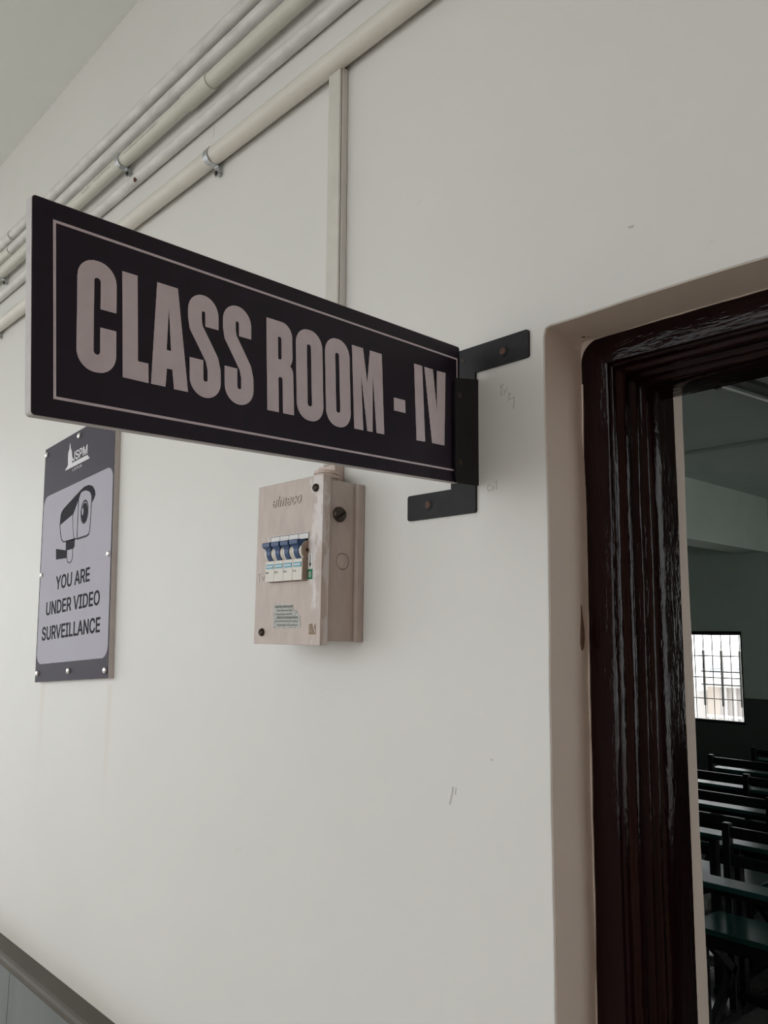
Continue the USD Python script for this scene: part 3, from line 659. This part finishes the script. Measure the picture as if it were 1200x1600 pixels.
lines = [sbox(CW['x0'] + 0.002, 1.8282, CW['x1'] + 0.0015, 1.8288), sbox(CW['x0'] + 0.010, 1.8210, CW['x1'] + 0.0015, 1.8215), sbox(CW['x1'] + 0.001, 1.8212, CW['x1'] + 0.0016, 1.8292)] + [sbox(CW['x0'] + 0.002 + k * 0.0205 - 0.0002, 1.8212, CW['x0'] + 0.002 + k * 0.0205 + 0.0002, 1.8285) for k in range(0, 4)]
obj('strip_line', xz(unary_union(lines), by - 0.0006, 0.0002), 'ink', bb)
# four breakers
bw = 0.0194
for k in range(4):
    xa = -0.9222 + k * 0.02005; xb = xa + bw; xc = (xa + xb) / 2
    yf = -0.0745
    body = m3.Manifold.hull_points(np.array([(x, y, z) for x in (xa, xb) for (y, z) in ((-0.020, 1.769), (yf, 1.769), (yf, 1.7955), (-0.066, 1.7985), (-0.020, 1.7985))]))
    hump = m3.Manifold.cylinder(bw, 0.0125, 0.0125, 32).rotate([0, 90, 0]).translate([xa, -0.0640, 1.8065])
    block = m3.Manifold.cube([bw, 0.04, 0.050]).translate([xa, -0.060, 1.769])
    slot = m3.Manifold.cube([0.0090, 0.03, 0.0235]).translate([xc - 0.0045, -0.0860, 1.7962])
    br = obj('breaker', tm(body + block + (hump - slot)), 'brk', bb, smooth=35)
    # toggle: curved tongue and a wide top bar
    a = np.radians(np.linspace(-52, 48, 12)); R0, R1 = 0.0085, 0.0138
    ton = Polygon([(-0.0640 - R1 * math.cos(u), 1.8065 + R1 * math.sin(u)) for u in a] + [(-0.0640 - R0 * math.cos(u), 1.8065 + R0 * math.sin(u)) for u in a[::-1]])
    tongue = yz_prism(list(ton.exterior.coords), xc - 0.0044, xc + 0.0044)
    barp = [(-0.0680, 1.8120), (-0.0790, 1.8120), (-0.0818, 1.8140), (-0.0822, 1.8185), (-0.0795, 1.8200), (-0.0680, 1.8195)]
    obj('toggle', [tongue, yz_prism(barp, xa + 0.0012, xb - 0.0012), tm(m3.Manifold.hull_points(np.array([(x, y, z) for (x, y, z) in ((xc - .0045, -.0772, 1.8075), (xc + .0045, -.0772, 1.8075), (xc - .0045, -.070, 1.8075), (xc + .0045, -.070, 1.8075), (xa + .003, -.0790, 1.8125), (xb - .003, -.0790, 1.8125), (xa + .003, -.070, 1.8125), (xb - .003, -.070, 1.8125))])))], 'blue', br)
    obj('rating_label', bx(xa + 0.0018, xb - 0.0012, yf - 0.0004, yf, 1.7855, 1.7915), 'cyan', br)
    obj('maker_mark', xz(unary_union([sbox(xa + 0.003, 1.7878, xb - 0.003, 1.7893)]), yf - 0.0004, 0.0002), 'white', br)
    tx = placed(text_poly('B16', 0, 0.0065, 0, 0.0024, False, 0.0002), (xa + 0.001, yf, 1.7795), (1, 0, 0), (0, 0, 1), (0, -1, 0))
    obj('rating_text', tx, 'ink', br)
obj('blank_side', [bx(-0.8420, -0.8412, -0.0742, -0.055, 1.7695, 1.7965), placed(tm(m3.Manifold.cylinder(0.0009, 0.0122, 0.0122, 28)), (-0.8421, -0.0640, 1.8065), (0, 1, 0), (0, 0, 1), (1, 0, 0))], 'brkside', bb)
obj('rivet', placed(tm(m3.Manifold.cylinder(0.0008, 0.0022, 0.0022, 16)), (-0.8412, -0.0680, 1.8065), (0, 1, 0), (0, 0, 1), (1, 0, 0)), 'darkscrew', bb)
# stickers right of the breakers
gs = obj('sticker', bx(-0.8408, -0.8318, by - 0.0003, by, 1.7697, 1.8020), 'white', bb)
obj('sticker_foot', [bx(-0.8410, -0.8316, by - 0.0005, by, 1.7697, 1.7822)], 'green', bb)
arrow = unary_union([sbox(-0.8369, 1.789, -0.8357, 1.8005), Polygon([(-0.8388, 1.7895), (-0.8338, 1.7895), (-0.8363, 1.7845)])])
obj('sticker_arrow', [xz(arrow, by - 0.0003, 0.0002)], 'ink', bb)
obj('sticker_text', placed(text_poly('0', 0, 0.0042, 0, 0.0068, True, 0.0002), (-0.8384, by - 0.0005, 1.7722), (1, 0, 0), (0, 0, 1), (0, -1, 0)), 'white', bb)
torn = Polygon([(-0.9126, 1.7088), (-0.8535, 1.7095), (-0.8537, 1.7240), (-0.8580, 1.7255), (-0.8640, 1.7320), (-0.8690, 1.7330), (-0.8710, 1.7395), (-0.9126, 1.7393)])
obj('rating_plate', xz(torn, by, 0.0003), 'foil', bb)
obj('rating_print', xz(unary_union([LineString([(-0.908 + 0.004 * (i % 2), z), (-0.872 + 0.012 * (i > 2), z)]).buffer(0.0008 + 0.0006 * (i % 3 == 0)) for i, z in enumerate((1.7365, 1.7315, 1.7270, 1.7225, 1.7180, 1.7130))]), by - 0.0003, 0.0001), 'foilink', bb)
obj('worn_patch', xz(Polygon([(-0.836, 1.7014), (-0.8222, 1.7014), (-0.8224, 1.7148), (-0.8262, 1.7120), (-0.8285, 1.7151), (-0.836, 1.7140)]).difference(LineString([(-0.829, 1.7155), (-0.8245, 1.705)]).buffer(0.0012)), by, 0.0003), 'worn', bb)
obj('pencil_note', [scrib([(-.9520, 1.7805), (-.9440, 1.7815)], .00045, by), scrib([(-.9485, 1.7812), (-.9490, 1.7705)], .00045, by), scrib([(-.9430, 1.7785), (-.9395, 1.7715), (-.9360, 1.7780)], .00045, by)], 'pencil', bb)
# cable gland on top
obj('cable_gland', [placed(tm(m3.Manifold.cylinder(0.018, 0.0145, 0.0145, 28)), (-0.8505, -0.033, 1.8945), (1, 0, 0), (0, 1, 0), (0, 0, 1)), placed(tm(m3.Manifold.cylinder(0.004, 0.0165, 0.0165, 28)), (-0.8505, -0.033, 1.9025), (1, 0, 0), (0, 1, 0), (0, 0, 1)), placed(tm(m3.Manifold.cylinder(0.004, 0.0160, 0.0160, 28)), (-0.8505, -0.033, 1.9085), (1, 0, 0), (0, 1, 0), (0, 0, 1)), cbx(-0.890, -0.8535, -0.0165, -0.0001, 1.894, 1.926, 0.001)], 'gland', bb, smooth=40)
obj('screw', dome_screw((-0.8600, -0.0165, 1.9030), (0, -1, 0), 0.0036, 0.003), 'darkscrew', bb)

# ------------------------------------------------------------------ classroom benches
def bench(label, loc, group):
    t = thing('school_bench', label, 'bench', loc, group)
    L = 1.15
    o = np.array(loc, float)
    A = lambda ms: cat(ms if isinstance(ms, list) else [ms]).apply_translation(o)
    obj('seat', A(cbx(0, L, 0, 0.285, 0.425, 0.45, 0.003)), 'benchtop', t)
    obj('desk_top', A(cbx(0.02, L, -0.365, -0.245, 0.728, 0.75, 0.003)), 'benchtop', t)
    obj('seat_apron', A([bx(0.03, L - 0.03, 0.01, 0.03, 0.37, 0.425), bx(0.03, L - 0.03, 0.255, 0.275, 0.37, 0.425)]), 'bench', t)
    for x in (0.035, 0.63, L - 0.065):
        obj('back_post', A(cbx(x, x + 0.038, 0.285, 0.325, 0.0, 0.85, 0.004)), 'bench', t)
    for z0, z1 in ((0.785, 0.835), (0.66, 0.71)):
        obj('back_rail', A(cbx(0.073, L - 0.03, 0.292, 0.315, z0, z1, 0.003)), 'bench', t)
    for x in (0.04, L - 0.08):
        obj('leg', A(cbx(x, x + 0.04, -0.34, -0.30, 0.0, 0.728, 0.004)), 'bench', t)
        obj('brace', A(bar((x + .02, 0.02, 0.42), (x + .02, 0.29, 0.20), 0.03, 0.04)), 'bench', t)
        obj('brace', A(bar((x + .02, 0.30, 0.22), (x + .02, 0.06, 0.015), 0.03, 0.04)), 'bench', t)
        obj('foot_runner', A(cbx(x + .004, x + 0.036, -0.36, 0.335, 0.0, 0.035, 0.004)), 'bench', t)
        obj('seat_leg', A(cbx(x, x + 0.036, 0.012, 0.046, 0.035, 0.425, 0.004)), 'bench', t)
    obj('stretcher', A([bar((0.10, 0.30, 0.42), (0.34, 0.30, 0.14), 0.025, 0.035, (0, 1, 0)), bar((L - 0.10, 0.30, 0.42), (0.34, 0.30, 0.12), 0.025, 0.035, (0, 1, 0))]), 'bench', t)
    obj('foot_rail', A(cbx(0.08, L - 0.08, 0.292, 0.33, 0.075, 0.115, 0.004)), 'bench', t)
    obj('desk_rail', A(cbx(0.05, L - 0.05, -0.33, -0.31, 0.700, 0.728, 0.003)), 'bench', t)
    return t
lab_a = ['nearest green-topped black bench, just inside the doorway at the bottom right', 'second bench from the front in the row beside the doorway', 'third bench from the front in the row beside the doorway', 'fourth bench from the front in the row beside the doorway', 'fifth bench from the front in the row beside the doorway']
for i, y in enumerate((2.985, 3.695, 4.40, 5.12, 5.84)):
    bench(lab_a[i], (-2.02, y, 0), 'benches in the row beside the doorway')
lab_b = ['front bench of the left classroom row, partly hidden by the door frame', 'second bench of the left classroom row, with pale seat reflection', 'third bench of the left classroom row, below the window', 'fourth bench of the left classroom row, below the window', 'rearmost bench of the left classroom row, just under the window sill']
for i, y in enumerate((3.80, 4.51, 5.22, 5.94, 6.66)):
    bench(lab_b[i], (-3.22, y, 0), 'benches in the left classroom row')

# tube light on the ceiling and a dark round fixture at the right edge
tl = thing('tube_light', 'unlit tube light on the classroom ceiling', 'light', (-1.92, 3.34, RC))
d = np.array([-1.868 + 1.925, 3.80 - 3.30, 0]); d /= np.linalg.norm(d); n_ = np.array([d[1], -d[0], 0])
c = np.array([-1.925, 3.30, 2.985])
obj('tube', tube([c, c + d * 1.15], 0.0085, 12), 'tube', tl, smooth=40)
obj('batten', [bar(c + n_ * 0.05 + np.array([0, 0, .03]) - d * .02, c + n_ * 0.05 + np.array([0, 0, .03]) + d * 1.17, 0.085, 0.025), bar(c + d * .01 + np.array([0, 0, .0]), c + d * .03 + np.array([0, 0, .0]), 0.03, 0.04)], 'fitting', tl)
lf = thing('pendant_fixture', 'dark round hanging fixture cut off by the right edge of the photo', 'fixture', (-2.41, 5.30, RC))
lp = lathe([(0, -0.46), (0.07, -0.45), (0.11, -0.41), (0.12, -0.36), (0.10, -0.31), (0.05, -0.28), (0.015, -0.26), (0.012, 0.0), (0, 0)], 28)
lp.apply_translation([-2.41, 5.30, RC]); lp.fix_normals()
obj('housing', lp, 'fitting', lf, smooth=40)
